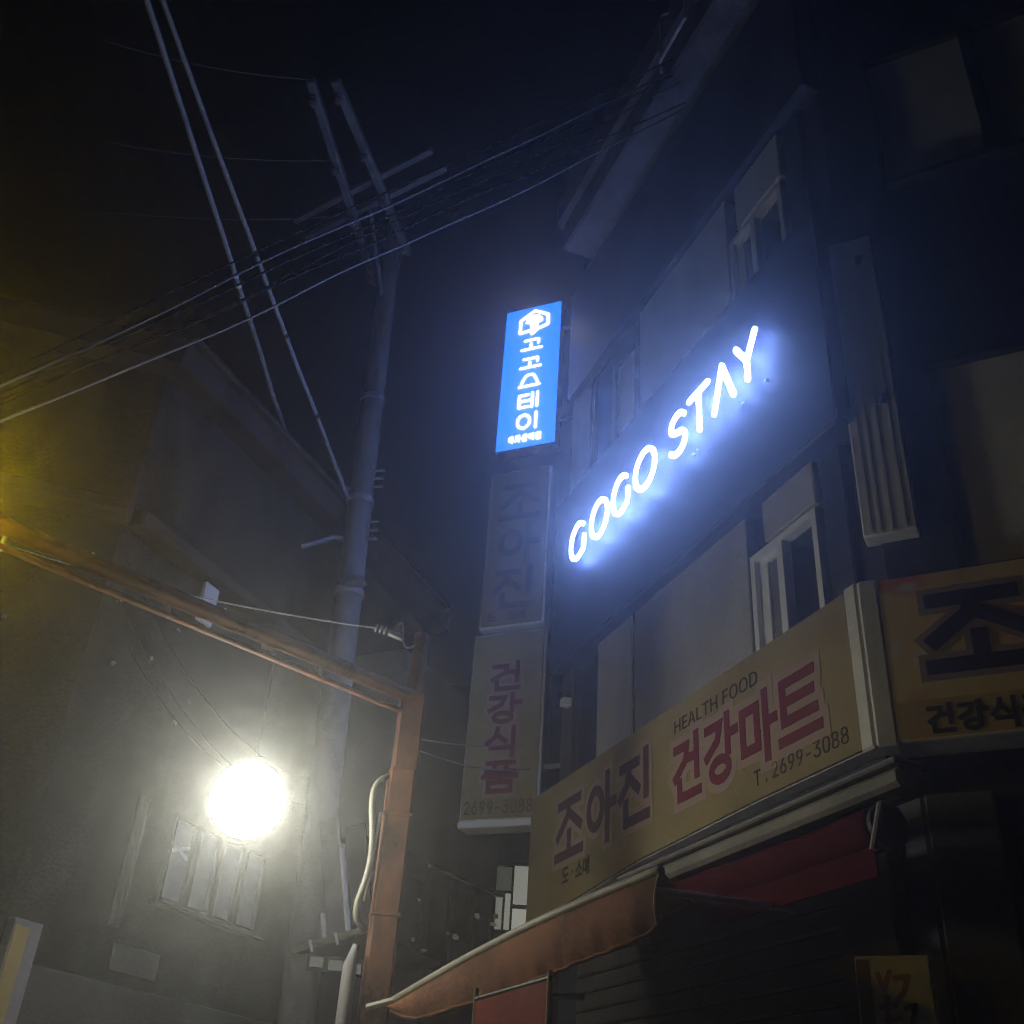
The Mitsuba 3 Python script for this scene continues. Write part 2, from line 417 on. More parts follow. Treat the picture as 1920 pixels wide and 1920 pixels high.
HG = {
    '고': [[(.14, .92), (.84, .92), (.84, .55)], [(.46, .58), (.46, .10)], [(.0, .10), (1, .10)]],
    '스': [[(.10, .28), (.30, .84), (.42, .92), (.62, .92), (.72, .84), (.90, .30)], [(.0, .06), (1, .06)]],
    '테': [[(.5, .92), (.05, .92), (.05, .06), (.52, .06)], [(.05, .5), (.46, .5)], [(.52, .5), (.70, .5)], [(.70, 1), (.70, 0)], [(.95, 1), (.95, 0)]],
    '이': [[(.62, .5)] and arc(.34, .5, .30, .44, 0, 360), [(.94, 1), (.94, 0)]],
    '조': [[(.08, .93), (.88, .93)], [(.46, .93), (.44, .72), (.04, .40)], [(.50, .74), (.94, .46)], [(.50, .40), (.50, .08)], [(.0, .06), (1, .06)]],
    '아': [ring(.32, .55, .25, .30), [(.76, 1), (.76, 0)], [(.76, .52), (1, .52)]],
    '진': [[(.06, .92), (.58, .92)], [(.32, .90), (.26, .66), (.02, .46)], [(.32, .72), (.60, .50)], [(.86, 1), (.86, .36)], [(.20, .34), (.20, .05), (.90, .05)]],
    '건': [[(.08, .90), (.50, .90), (.46, .66), (.06, .40)], [(.50, .66), (.84, .66)], [(.84, 1), (.84, .32)], [(.20, .30), (.20, .04), (.90, .04)]],
    '강': [[(.06, .92), (.50, .92), (.40, .66), (.04, .46)], [(.74, 1), (.74, .42)], [(.74, .70), (1, .70)], ring(.46, .18, .28, .16)],
    '마': [[(.06, .86), (.50, .86), (.50, .22), (.06, .22), (.06, .86)], [(.76, 1), (.76, 0)], [(.76, .54), (1, .54)]],
    '트': [[(.90, .95), (.10, .95), (.10, .36), (.92, .36)], [(.10, .66), (.86, .66)], [(.0, .08), (1, .08)]],
    '식': [[(.34, .98), (.30, .72), (.04, .48)], [(.34, .76), (.60, .52)], [(.84, 1), (.84, .42)], [(.16, .30), (.84, .30), (.84, .0)]],
    '품': [[(.10, .97), (.90, .97)], [(.32, .97), (.32, .68)], [(.68, .97), (.68, .68)], [(.08, .66), (.92, .66)], [(.0, .50), (1, .50)], [(.5, .5), (.5, .32)], [(.16, .30), (.84, .30), (.84, .0), (.16, .0), (.16, .30)]],
    '차': [[(.22, 1), (.42, 1)], [(.06, .80), (.58, .80)], [(.32, .78), (.26, .42), (.02, .12)], [(.32, .50), (.62, .16)], [(.78, 1), (.78, 0)], [(.78, .5), (1, .5)]],
    '산': [[(.32, .98), (.26, .66), (.02, .42)], [(.32, .70), (.58, .46)], [(.76, 1), (.76, .34)], [(.76, .68), (1, .68)], [(.18, .30), (.18, .04), (.84, .04)]],
    '역': [ring(.28, .70, .22, .24), [(.50, .80), (.84, .80)], [(.50, .60), (.84, .60)], [(.84, 1), (.84, .38)], [(.16, .28), (.84, .28), (.84, .0)]],
    '점': [[(.06, .92), (.56, .92)], [(.30, .90), (.24, .62), (.02, .44)], [(.30, .68), (.56, .46)], [(.60, .68), (.86, .68)], [(.86, 1), (.86, .38)], [(.18, .28), (.86, .28), (.86, .0), (.18, .0), (.18, .28)]],
    '도': [[(.86, .92), (.12, .92), (.12, .50), (.90, .50)], [(.50, .48), (.50, .10)], [(.0, .08), (1, .08)]],
    '소': [[(.50, .96), (.42, .70), (.06, .42)], [(.50, .72), (.92, .42)], [(.50, .40), (.50, .10)], [(.0, .08), (1, .08)]],
    '매': [[(.06, .82), (.44, .82), (.44, .24), (.06, .24), (.06, .82)], [(.64, 1), (.64, 0)], [(.64, .52), (.92, .52)], [(.92, 1), (.92, 0)]],
    '·': [[(.48, .48), (.52, .52)]],
}
EN = {
    'G': [arc(.5, .5, .46, .5, 48, 300, 30) + [(.86, .10), (.90, .24), (.90, .48)]],
    'O': [ring(.5, .5, .48, .5)],
    'S': [arc(.52, .76, .40, .24, 25, 215, 18) + [(.50, .52)] + arc(.48, .25, .44, .27, 60, -150, 20)],
    'T': [[(.0, 1), (1, 1)], [(.5, 1), (.5, 0)]],
    'A': [[(.0, 0), (.5, 1), (1, 0)]],
    'Y': [[(.0, 1), (.5, .46), (1, 1)], [(.5, .46), (.5, 0)]],
}


def glyph(strokes, x, y, w, h, sw, style=CAPR):
    ls = []
    for s in strokes:
        q = [(x + w * a, y + h * b) for a, b in s]
        ls.append(LineString(q).buffer(sw / 2, quad_segs=6, **style))
    return unary_union(ls)


def latin(text, height, fr, x, x1, z, y):
    m = meshkit.text_mesh(text, height, 0.003)
    v = m.vertices.copy()
    v[:, 0] -= v[:, 0].min()
    kx, ky = (x1 - x) / v[:, 0].max(), 1.0
    m.vertices = np.c_[v[:, 0] * kx + x, v[:, 2] + y, v[:, 1] * ky + z]
    return fr.mesh(m)


# ------------------------------------------------------------------ big lit letters on their fascia
big = thing('letter_sign', 'white glowing channel letters GOGO STAY on the blue fascia band', 'sign')
fas = part(big, 'fascia', A.box(0.10, 4.26, OC, -0.10, 5.36, 7.10, 0.012), 'mat_fascia')
part(big, 'trim', A.box(0.10, 4.26, -0.12, -0.095, 5.34, 5.36, 0.006), 'mat_navy')
LET = [('G', 3.695, 3.33), ('O', 3.27, 2.90), ('G', 2.855, 2.50), ('O', 2.455, 2.07), ('S', 1.89, 1.595), ('T', 1.585, 1.28), ('A', 1.255, 0.965), ('Y', 0.945, 0.67)]
SW = 0.043
for ch, a, b in LET:
    z0, z1 = 6.12, 6.50
    sh = glyph(EN[ch], -a + SW / 2, z0 + SW / 2, (a - b) - SW, (z1 - z0) - SW, SW)
    l = part(big, 'letter', AR.plate(sh, -0.022, -0.002), 'mat_light', **light(LETTER, 1.6))
for s in (1.60, 1.66, 1.0, 0.72):
    part(big, 'stud', A.box(s - 0.007, s + 0.007, -0.10, -0.085, 6.085, 6.099), 'mat_bright')

# ------------------------------------------------------------------ front shop sign
fs = thing('shop_sign', 'long yellow shop sign under the windows with red lettering and a telephone number', 'sign')
prof = Polygon([(0.10, 3.375), (1.0, 3.37), (2.4, 3.335), (4.25, 3.20), (4.25, 4.205), (0.10, 4.205)])
part(fs, 'box', A.plate(prof.buffer(0.004), -0.235, -0.021), 'mat_white')
part(fs, 'face', A.plate(prof, -0.02, 0.0), 'mat_sign')
part(fs, 'edge_trim', A.box(0.0, 0.10, -0.235, 0.006, 3.36, 4.225, 0.012), 'mat_white')


def text_on(fr, parent, text, x, z, w, h, gap, sw, m, y0, halo=None, style=CAPS, name='lettering'):
    shapes = [glyph(HG[c], x + i * (w + gap), z, w, h, sw, style) for i, c in enumerate(text) if c != ' ']
    if halo:
        part(parent, 'outline', fr.plate(unary_union([s.buffer(halo, join_style='mitre') for s in shapes]), y0, y0 + 0.003), 'mat_ink_pale')
        y0 += 0.0035
    part(parent, name, fr.plate(unary_union(shapes), y0, y0 + 0.003), m)


text_on(AR, fs, '건강마트', -1.87, 3.57, 0.33, 0.36, 0.055, 0.058, 'mat_ink_red', 0.0005, 0.05)
text_on(AR, fs, '조아진', -3.68, 3.58, 0.44, 0.44, 0.09, 0.070, 'mat_ink_plum', 0.0005, 0.045)
part(fs, 'lettering', latin('HEALTH FOOD', 0.085, AR, -1.86, -0.91, 4.01, 0.0005), 'mat_ink_brown')
part(fs, 'lettering', latin('T . 2699-3088', 0.085, AR, -1.0, -0.18, 3.44, 0.0005), 'mat_ink_brown')
text_on(AR, fs, '도·소매', -3.56, 3.405, 0.10, 0.11, 0.02, 0.017, 'mat_ink_brown', 0.0005)

# sign round the corner, on the right-hand face
rs = thing('corner_sign', 'yellow printed sign on the right face with a large dark character', 'sign')
part(rs, 'box', B.box(0.03, 3.2, -0.235, -0.012, 3.37, 4.215, 0.012), 'mat_white')
part(rs, 'edge_trim', B.box(0.004, 0.105, -0.20, 0.006, 3.36, 4.224, 0.012), 'mat_white')
part(rs, 'face', B.box(0.105, 3.2, -0.02, 0.0, 3.37, 4.21, 0.004), 'mat_sign_printed')
part(rs, 'yellow_band', B.box(0.12, 3.19, 0.0, 0.002, 3.38, 3.56), 'mat_band')
text_on(B, rs, '조', 0.31, 3.69, 0.43, 0.39, 0.1, 0.075, 'mat_ink_navy', 0.0005, 0.03)
text_on(B, rs, '아진', 0.90, 3.69, 0.43, 0.39, 0.12, 0.075, 'mat_ink_navy', 0.0005, 0.03)
text_on(B, rs, '건강식품', 0.245, 3.40, 0.115, 0.125, 0.02, 0.022, 'mat_ink_brown', 0.003)

# ------------------------------------------------------------------ projecting signs at the far corner
bs = thing('blue_lightbox', 'blue glowing vertical lightbox sign with white characters and a house emblem', 'sign')
part(bs, 'casing', S.box(0.195, 0.872, -0.17, -0.013, 8.07, 10.075, 0.01), 'mat_navy')
part(bs, 'face', S.box(0.20, 0.867, -0.013, 0.0, 8.085, 10.06), 'mat_light', **light(BLUE, 3))
WHITE = (4.5, 4.3, 3.2)
xl = lambda v: -v
lb = []
for i, c in enumerate('고고스테이'):
    z, h = ((9.40, .19), (9.135, .18), (8.875, .21), (8.585, .22), (8.30, .23))[i]
    lb.append(glyph(HG[c], -0.645, z + 0.015, 0.235, h - 0.03, 0.027))
part(bs, 'lettering', SR.plate(unary_union(lb), 0.002, 0.010), 'mat_light', **light(WHITE, 0.6))
hx, hz = -0.515, 9.80
house = [(-.19, -.13), (-.19, .10), (0, .24), (.19, .12), (.19, -.06), (.06, -.10), (-.02, -.18), (-.05, -.11), (-.19, -.13)]
emb = LineString([(hx + a * .88, hz + b * .82) for a, b in house]).buffer(0.016, join_style='round')
tree = Polygon([(hx + a * .85, hz + b * .8) for a, b in [(-.03, -.14), (.035, -.10), (.06, .02), (.12, .03), (.11, .09), (.05, .15), (-.04, .16), (-.10, .11), (-.12, .04), (-.06, .02), (-.04, -.05)]]).buffer(0.004)
part(bs, 'emblem', SR.plate(unary_union([emb, tree]), 0.002, 0.010), 'mat_light', **light((4.5, 4.0, 2.2), 0.6))
sm = [glyph(HG[c], -0.725 + 0.078 * i, 8.155, 0.060, 0.085, 0.011) for i, c in enumerate('아차산역점')]
part(bs, 'small_lettering', SR.plate(unary_union(sm), 0.002, 0.010), 'mat_light', **light(WHITE, 0.6))
for z in (8.4, 9.7):
    part(bs, 'bracket', S.box(-0.12, 0.197, -0.11, -0.07, z, z + 0.04, 0.004), 'mat_steel')

ys = thing('upper_yellow_sign', 'dim vertical yellow sign with dark characters below the blue lightbox', 'sign')
part(ys, 'casing', S.box(0.22, 0.89, -0.19, -0.012, 5.99, 7.80, 0.01), 'mat_white')
part(ys, 'face', S.box(0.24, 0.87, -0.012, 0.0, 6.01, 7.78, 0.004), 'mat_sign_dimlit')
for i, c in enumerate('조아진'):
    text_on(SR, ys, c, -0.745, 7.19 - 0.50 * i, 0.41, 0.42, 0, 0.06, 'mat_ink_dimlit', 0.0005)
text_on(SR, ys, '도·소매', -0.80, 6.06, 0.09, 0.09, 0.012, 0.015, 'mat_ink_dimlit', 0.0005)
yl = thing('lower_yellow_sign', 'vertical yellow sign with red characters and a telephone number at its foot', 'sign')
part(yl, 'casing', S.box(0.18, 0.925, -0.21, -0.012, 4.115, 5.93, 0.012), 'mat_white')
part(yl, 'face', S.box(0.20, 0.905, -0.012, 0.0, 4.16, 5.91, 0.004), 'mat_sign')
part(yl, 'bottom_cap', S.box(0.17, 0.93, -0.215, 0.004, 4.085, 4.145, 0.01), 'mat_bright')
for i, c in enumerate('건강식품'):
    text_on(SR, yl, c, -0.71, 5.34 - 0.315 * i, 0.31, 0.26, 0, 0.045, 'mat_ink_red', 0.0005, 0.03)
part(yl, 'lettering', latin('2699-3088', 0.115, SR, -0.875, -0.235, 4.20, 0.0005), 'mat_ink_brown')
for z in (4.6, 5.6):
    part(yl, 'bracket', S.box(-0.15, 0.182, -0.12, -0.08, z, z + 0.04, 0.004), 'mat_steel')

# ------------------------------------------------------------------ awnings
mr = thing('maroon_awning', 'rolled maroon awning in its pale cassette under the yellow shop sign', 'awning')
part(mr, 'cassette', A.box(-0.38, 2.2, 0.02, 0.22, 3.045, 3.13, 0.02), 'mat_cassette')
part(mr, 'cassette_rail', A.box(-0.38, 2.2, 0.06, 0.235, 3.14, 3.165, 0.008), 'mat_cassette')
seg = []
for k in range(9):
    s0, s1 = -0.18 + 0.222 * k, -0.18 + 0.222 * (k + 1)
    seg.append(A.p(s0, 0.16, 2.925 - 0.006 * math.sin(k * 0.6)))
seg.append(A.p(1.82, 0.16, 2.91))
part(mr, 'fabric_roll', tube(curve(seg, 40), 0.092 + 0.003 * np.sin(np.linspace(0, 21, 40)), 18), 'mat_maroon', True)
part(mr, 'valance', A.box(-0.16, 1.82, 0.20, 0.208, 2.72, 2.95), 'mat_maroon')
part(mr, 'end_cap', tube([A.p(-0.19, 0.16, 2.925), A.p(-0.215, 0.16, 2.925)], 0.098, 18), 'mat_dark')
part(mr, 'arm', tube([A.p(-0.20, 0.0, 3.08), A.p(-0.28, 0.25, 2.98), A.p(-0.24, 0.28, 2.80)], 0.016, 8), 'mat_steel')

oa = thing('orange_awning', 'faded orange awning with a pale front rail at the bottom of the picture', 'awning')
P0, P1 = np.array([-0.423, 5.98, 2.307]), np.array([0.721, 4.442, 2.686])
ex = P1 - P0
ln = np.linalg.norm(ex)
exu = ex / ln
outw = np.cross(Z, exu); outw /= np.linalg.norm(outw)
if outw @ NA < 0:
    outw = -outw
rail = np.array([P0 + ex * t + Z * 0.035 * math.sin(math.pi * t) for t in np.linspace(0, 1, 30)])
part(oa, 'front_rail', tube(rail, 0.024, 12), 'mat_conduit', True)
drops = np.interp(np.linspace(0, 1, 60), [0, 0.06, 0.14, 0.5, 0.93, 0.97, 1], [0.02, 0.09, 0.15, 0.235, 0.225, 0.215, 0.20])
V, F = [], []
nz = 8
for i, t in enumerate(np.linspace(0, 1, 60)):
    top = P0 + ex * t + Z * (0.035 * math.sin(math.pi * t) - 0.02)
    for j in range(nz + 1):
        q = j / nz
        bulge = 0.028 * math.sin(math.pi * q * 0.9) + 0.010 * math.sin(t * 41 + 2 * q) * q * 0.4 + 0.005 * math.sin(t * 97 + 5) * q
        V.append(top + outw * (0.015 + bulge) - Z * drops[i] * q)
for i in range(59):
    for j in range(nz):
        a = i * (nz + 1) + j
        F += [[a, a + nz + 1, a + nz + 2], [a, a + nz + 2, a + 1]]
vm = trimesh.Trimesh(np.array(V), np.array(F), process=False)
back = vm.copy(); back.vertices = back.vertices - outw * 0.006; back.invert()
part(oa, 'valance', cat(vm, back), 'mat_awning', True)
hem = np.array([V[i * (nz + 1) + nz] for i in range(60)])
part(oa, 'hem', tube(hem, 0.009, 6), 'mat_awning', True)
part(oa, 'end_edge', tube(np.array([V[59 * (nz + 1) + j] for j in range(nz + 1)]) + exu * 0.004, 0.008, 6), 'mat_conduit', True)
w0, w1 = A.p(2.95, OC + 0.02, 2.95), A.p(2.1, OC + 0.02, 3.0)
rv = np.array([rail[0], rail[-1], w1, w0])
roof = trimesh.Trimesh(np.vstack([rv, rv - Z * 0.012]), [[0, 1, 2], [0, 2, 3], [4, 6, 5], [4, 7, 6], [0, 4, 5], [0, 5, 1], [1, 5, 6], [1, 6, 2], [2, 6, 7], [2, 7, 3], [3, 7, 4], [3, 4, 0]], process=False)
part(oa, 'canopy', roof, 'mat_awning')
part(oa, 'tip', tube([rail[0] + exu * 0.02, rail[0] - exu * 0.10 + outw * 0.10 - Z * 0.02], 0.018, 8), 'mat_conduit')
for t in (0.12, 0.9):
    a = P0 + ex * t
    part(oa, 'arm', tube([a - outw * 0.03, a - outw * 1.1 + Z * 0.1], 0.017, 8), 'mat_steel')

rb = thing('red_banner', 'red cloth banner on a pale upright just below the orange awning', 'banner')
part(rb, 'cloth', AR.box(-0.60, 0.125, 1.64, 1.65, 1.45, 2.17), 'mat_red')
part(rb, 'edge', tube([A.p(-0.14, 1.645, 0.0), A.p(-0.14, 1.645, 2.20)], 0.010, 8), 'mat_conduit')
part(rb, 'edge', tube([A.p(0.615, 1.645, 0.0), A.p(0.615, 1.645, 2.22)], 0.010, 8), 'mat_conduit')
part(rb, 'top_bar', tube([A.p(-0.15, 1.645, 2.175), A.p(0.625, 1.645, 2.18)], 0.009, 8), 'mat_dark')

pb = thing('pillar_board', 'pale notice board with faded red print on the corner pillar', 'notice board')
part(pb, 'board', B.box(-0.21, 0.095, -0.11, -0.08, 1.75, 2.475, 0.006), 'mat_film')
part(pb, 'yellow_strip', B.box(-0.205, -0.15, -0.08, -0.077, 1.76, 2.46), 'mat_sign')
part(pb, 'red_print', B.plate(unary_union([LineString(q).buffer(0.011) for q in ([(-0.12, 2.40), (-0.10, 2.34), (-0.07, 2.41)], [(-0.05, 2.385), (0.0, 2.39), (-0.02, 2.33), (-0.05, 2.30)], [(-0.12, 2.27), (-0.06, 2.28)], [(-0.09, 2.31), (-0.10, 2.22), (-0.05, 2.23)], [(-0.02, 2.27), (0.02, 2.28), (0.0, 2.22)], [(-0.12, 2.16), (0.02, 2.17)], [(-0.12, 2.10), (-0.02, 2.11)])]), -0.08, -0.077), 'mat_ink_pink')
part(pb, 'latch', B.box(0.0, 0.02, -0.08, -0.06, 2.24, 2.285, 0.003), 'mat_dark')

# ------------------------------------------------------------------ orange steel post with its arm, lamp and fittings
post = thing('orange_post', 'orange painted steel gantry post with a long arm reaching over the street', 'post')
PX, PY = -0.546, 6.154
PF = Fr([PX, PY, 0], az(80), az(170))
part(post, 'column', PF.box(-0.072, 0.086, -0.07, 0.07, 0.0, 3.58, 0.016), 'mat_orange')
part(post, 'sleeve', PF.box(-0.058, 0.093, -0.067, 0.067, 3.55, 4.05, 0.014), 'mat_orange')
part(post, 'upper_tube', tube([(PX + 0.027, PY, 4.0), (PX + 0.031, PY, 4.464)], 0.048, 18), 'mat_orange', 40)
armd = -az(46.5)
a0 = np.array([PX + 0.027, PY, 4.037])
part(post, 'arm', tube([a0, a0 + armd * 4.6], 0.047, 16), 'mat_orange', 40)
part(post, 'lower_arm', tube([a0 - Z * 0.115, a0 + armd * 4.6 - Z * 0.09], 0.018, 10), 'mat_orange', True)
for t in (0.71, 1.69, 2.57, 3.55):
    part(post, 'arm_clip', tube([a0 + armd * t + Z * 0.02, a0 + armd * t - Z * 0.122], 0.010, 8), 'mat_steel')
for t in (1.38, 2.15):
    part(post, 'bolt', blob(a0 + armd * t + Z * 0.052, (0.011, 0.011, 0.011), int(t * 10)), 'mat_bright')
part(post, 'clamp', tube([a0 + armd * 1.02 - Z * 0.066, a0 + armd * 1.11 - Z * 0.066], 0.013, 8), 'mat_bright')
part(post, 'junction_box', blob(a0 + armd * 2.12 - Z * 0.10, (0.045, 0.03, 0.035), 5), 'mat_curtain')
part(post, 'conduit', tube(curve([(-0.61, 6.10, 3.52), (-0.672, 6.05, 3.44), (-0.660, 6.038, 3.198), (-0.666, 6.047, 2.888), (-0.690, 6.047, 2.74), (-0.63, 6.10, 2.66)], 28), 0.017, 10), 'mat_conduit', True)
part(post, 'conduit', tube(curve([(-0.625, 6.052, 3.29), (-0.638, 6.047, 3.02), (-0.655, 6.047, 2.80)], 16), 0.008, 8), 'mat_conduit', True)
part(post, 'cable_guard', tube([(-0.684, 6.056, 0.0), (-0.684, 6.056, 2.47), (-0.666, 6.056, 2.577)], [0.038, 0.038, 0.016], 12), 'mat_curtain', True)
for z in (2.05, 2.75, 3.3):
    part(post, 'strap', PF.box(-0.077, 0.091, -0.075, 0.075, z - 0.010, z + 0.010, 0.003), 'mat_orange')

lampk = thing('globe_lamp', 'round white lamp glowing under the orange arm, left of the post', 'street lamp')
LP = np.array([-1.297, 5.653, 3.193])
globe = trimesh.creation.icosphere(subdivisions=3, radius=0.198)
globe.apply_translation(LP)
part(lampk, 'globe', globe, 'mat_light', True, **light(LAMP, 14))
part(lampk, 'cap', tube([LP + Z * 0.176, LP + Z * 0.20, LP + Z * 0.225], [0.05, 0.045, 0.015], 14), 'mat_steel', 40)
hang = a0 + armd * 1.03
part(lampk, 'stem', tube(curve([LP + Z * 0.24, LP + Z * 0.5, 0.5 * (LP + Z * 0.7 + hang), hang - Z * 0.04], 16), 0.006, 8), 'mat_rubber', True)

ins = thing('strain_insulator', 'small grey strain insulator beside the top of the orange post', 'insulator')
part(ins, 'body', tube([(-0.71, 6.003, 4.393), (-0.622, 6.012, 4.366)], 0.021, 12), 'mat_steel', 40)
for k in range(3):
    part(ins, 'shed', tube([(-0.795 + 0.027 * k, 5.99, 4.413 - 0.006 * k), (-0.786 + 0.027 * k, 5.991, 4.411 - 0.006 * k)], 0.026, 14), 'mat_steel', 40)
part(ins, 'hook', tube(curve([(-0.71, 6.003, 4.388), (-0.666, 6.005, 4.442), (-0.644, 6.004, 4.468), (-0.622, 6.007, 4.379), (-0.551, 6.083, 4.353)], 16), 0.007, 6), 'mat_steel')

# ------------------------------------------------------------------ amber lamp out at the left, whose glow reaches in
sl = thing('amber_street_lamp', 'amber street lamp at the left edge, its glow reaching into the picture', 'street lamp')
SP = np.array([-2.60, 3.98, 3.99])
hd = trimesh.creation.icosphere(subdivisions=2, radius=1.0)
hd.apply_scale([0.09, 0.13, 0.05]); hd.apply_translation(SP)
part(sl, 'lens', hd, 'mat_light', True, **light(AMBER, 3))
part(sl, 'hood', tube([SP + Z * 0.10, SP + Z * 0.065 + np.array([0, 0, -0.004])], [0.08, 0.19], 18), 'mat_steel', 40)
part(sl, 'pole', tube(curve([(-3.4, 4.0, 0), (-3.4, 4.0, 2.4), (-3.35, 4.0, 3.9), (-3.0, 4.0, 4.2), SP + Z * 0.1], 30), 0.05, 12), 'mat_steel', True)

# ------------------------------------------------------------------ building across the alley, on the left
lb_ = thing('left_building', 'low rendered building on the left with a strip window near the lamp', 'building')
e2 = LC + 4.9 * az(24)
lf = LC - 4.2 * az(75)
fp = Polygon([tuple(LC[:2]), tuple(e2[:2]), tuple((e2 - 4 * az(114))[:2]), tuple((lf - 5 * az(165))[:2]), tuple(lf[:2])]).buffer(0)
wallm = trimesh.creation.extrude_polygon(fp, 7.05, engine='earcut')
part(lb_, 'wall', wallm, 'mat_render')
rf = trimesh.creation.extrude_polygon(fp.buffer(0.22, join_style='mitre'), 0.24, engine='earcut')
rf.apply_translation([0, 0, 7.06])
rfk = part(lb_, 'roof', rf, 'mat_coping')
part(lb_, 'coping', L.box(-0.1, 5.0, 0.17, 0.30, 7.302, 7.36, 0.02), 'mat_coping')
part(lb_, 'ledge', LF.box(-4.2, 0.05, -0.1, 0.20, 5.60, 5.74, 0.03), 'mat_coping')
part(lb_, 'ledge', L.box(0.0, 2.6, -0.1, 0.18, 5.60, 5.735, 0.03), 'mat_coping')
part(lb_, 'plinth', L.box(0.0, 4.88, -0.1, 0.03, 0.0, 2.52, 0.01), 'mat_render_far')
# strip window
fr = L.plate(sbox(1.29, 3.13, 2.55, 3.76).difference(unary_union([sbox(1.31 + 0.32 * k, 3.15, 1.56 + 0.32 * k, 3.73) for k in range(4)])), 0.0, 0.06)
wk = part(lb_, 'window', fr, 'mat_render')
for k in range(4):
    part(wk, 'pane', L.box(1.31 + 0.32 * k, 1.56 + 0.32 * k, 0.012, 0.02, 3.15, 3.73), 'mat_blind')
part(wk, 'sill', L.box(1.24, 2.66, 0.0, 0.09, 3.09, 3.125, 0.008), 'mat_render')
tape = unary_union([LineString([(1.325, 3.49), (1.545, 3.56)]).buffer(0.014), LineString([(1.325, 3.57), (1.545, 3.48)]).buffer(0.014)])
part(wk, 'tape_cross', L.plate(tape, 0.0205, 0.024), 'mat_bright')
# ribbed down pipe
part(lb_, 'down_pipe', cat(*[tube([L.p(0.86 + 0.035 * k, 0.06, 2.86), L.p(0.86 + 0.035 * k, 0.06, 3.75)], 0.020, 10) for k in range(3)]), 'mat_render_pale', True)
part(lb_, 'wall_plate', L.box(1.0, 1.5, 0.0, 0.02, 2.60, 2.78, 0.006), 'mat_render_pale')
for u, z, q in ((-0.58, 4.68, 1), (0.25, 4.55, 2), (0.15, 5.02, 3), (0.62, 4.75, 4), (0.84, 5.1, 5), (1.05, 4.4, 6), (1.15, 4.62, 7), (0.5, 5.25, 8)):
    base = L if u > 0 else LF
    part(lb_, 'cable_clamp', blob(base.p(u, 0.03, z), (0.028, 0.03, 0.03), q), 'mat_curtain')
for q, (u0, z0, u1, z1, s) in enumerate([(0.05, 5.3, 2.6, 4.5, 0.25), (0.05, 5.0, 2.9, 4.3, 0.3), (0.3, 4.7, 1.9, 4.25, 0.12)]):
    solo('wall_cable', tube(sag(L.p(u0, 0.09, z0), L.p(u1, 0.09, z1), s, 20), 0.006, 6), 'mat_rubber',
         ('dark cable drooping along the left building wall, topmost of three', 'dark cable drooping along the left building wall, middle of three', 'short dark cable on the left building wall, lowest of three')[q], 'cable', smooth=True)
# small lean-to canopy round the utility pole, with a board standing on it
by = thing('alley_canopy', 'small sheet canopy with a pale front edge beside the orange post', 'canopy')
cl, cr = np.array([-1.448, 8.933, 2.974]), np.array([-0.842, 8.71, 3.135])
cx = (cr - cl) / np.linalg.norm(cr - cl)
cb_ = np.cross(Z, cx); cb_ /= np.linalg.norm(cb_)
cb_ = cb_ if cb_ @ np.array([0, 1, 0]) > 0 else -cb_
BY = Fr(cl, cx, -cb_, np.cross(cx, -cb_) if np.cross(cx, -cb_)[2] > 0 else -np.cross(cx, -cb_))
part(by, 'sheet', BY.box(-0.02, 0.64, -1.5, 0.0, -0.015, 0.01, 0.004), 'mat_render')
part(by, 'edge', tube([BY.p(-0.02, 0.01, 0.0), BY.p(0.62, 0.01, 0.0)], 0.026, 10), 'mat_conduit', True)
for u in (0.36, 0.14):
    part(by, 'hanger', tube([BY.p(u, 0.03, 0.03), BY.p(u + 0.01, 0.03, -0.06)], 0.012, 6), 'mat_bright')
part(by, 'leg', tube([BY.p(0.62, -0.1, 0.0), [BY.p(0.62, -0.1, 0.0)[0], BY.p(0.62, -0.1, 0.0)[1], 0.0]], 0.03, 10), 'mat_steel')
cbd = thing('canopy_board', 'narrow pale board with bright edges standing on the alley canopy', 'board')
part(cbd, 'board', BY.box(0.235, 0.405, -0.10, -0.07, 0.03, 1.0, 0.005), 'mat_curtain')
part(cbd, 'edge_strip', BY.box(0.41, 0.435, -0.10, -0.04, 0.03, 0.72, 0.004), 'mat_bright')
part(cbd, 'edge_strip', BY.box(0.205, 0.23, -0.10, -0.04, 0.03, 0.24, 0.004), 'mat_bright')
part(cbd, 'backing', BY.box(0.44, 0.62, -0.14, -0.11, 0.03, 0.9, 0.005), 'mat_dark')
ps = thing('pane_strip', 'row of three small pale panes low under the alley canopy', 'window')
g0, g1 = np.array([-1.263, 8.507, 2.86]), np.array([-0.896, 8.553, 2.86])
gx = (g1 - g0) / np.linalg.norm(g1 - g0)
PS = Fr(g0, gx, -np.cross(Z, gx) if (-np.cross(Z, gx))[1] < 0 else np.cross(Z, gx), Z - 0.0 * gx)
part(ps, 'frame', PS.box(-0.02, 0.40, -0.03, -0.012, -0.09, 0.02, 0.004), 'mat_dark')
for k, (a, b) in enumerate(((0.0, 0.10), (0.14, 0.245), (0.285, 0.385))):
    part(ps, 'pane', PS.box(a, b, -0.012, 0.0, -0.062 - 0.012 * k, 0.008 - 0.012 * k), 'mat_blind')
# standing lightbox at the left edge
so = thing('edge_signboard', 'cream signboard with a pale frame low on the wall, cut off by the left edge', 'signboard')
part(so, 'frame', L.box(0.0, 0.235, 0.02, 0.10, 1.7, 2.74, 0.008), 'mat_curtain')
part(so, 'face', L.box(0.005, 0.125, 0.10, 0.105, 1.75, 2.70), 'mat_sign')
part(so, 'bracket', L.box(0.05, 0.10, 0.0, 0.03, 2.0, 2.05), 'mat_steel')
part(so, 'bracket', L.box(0.05, 0.10, 0.0, 0.03, 2.5, 2.55), 'mat_steel')
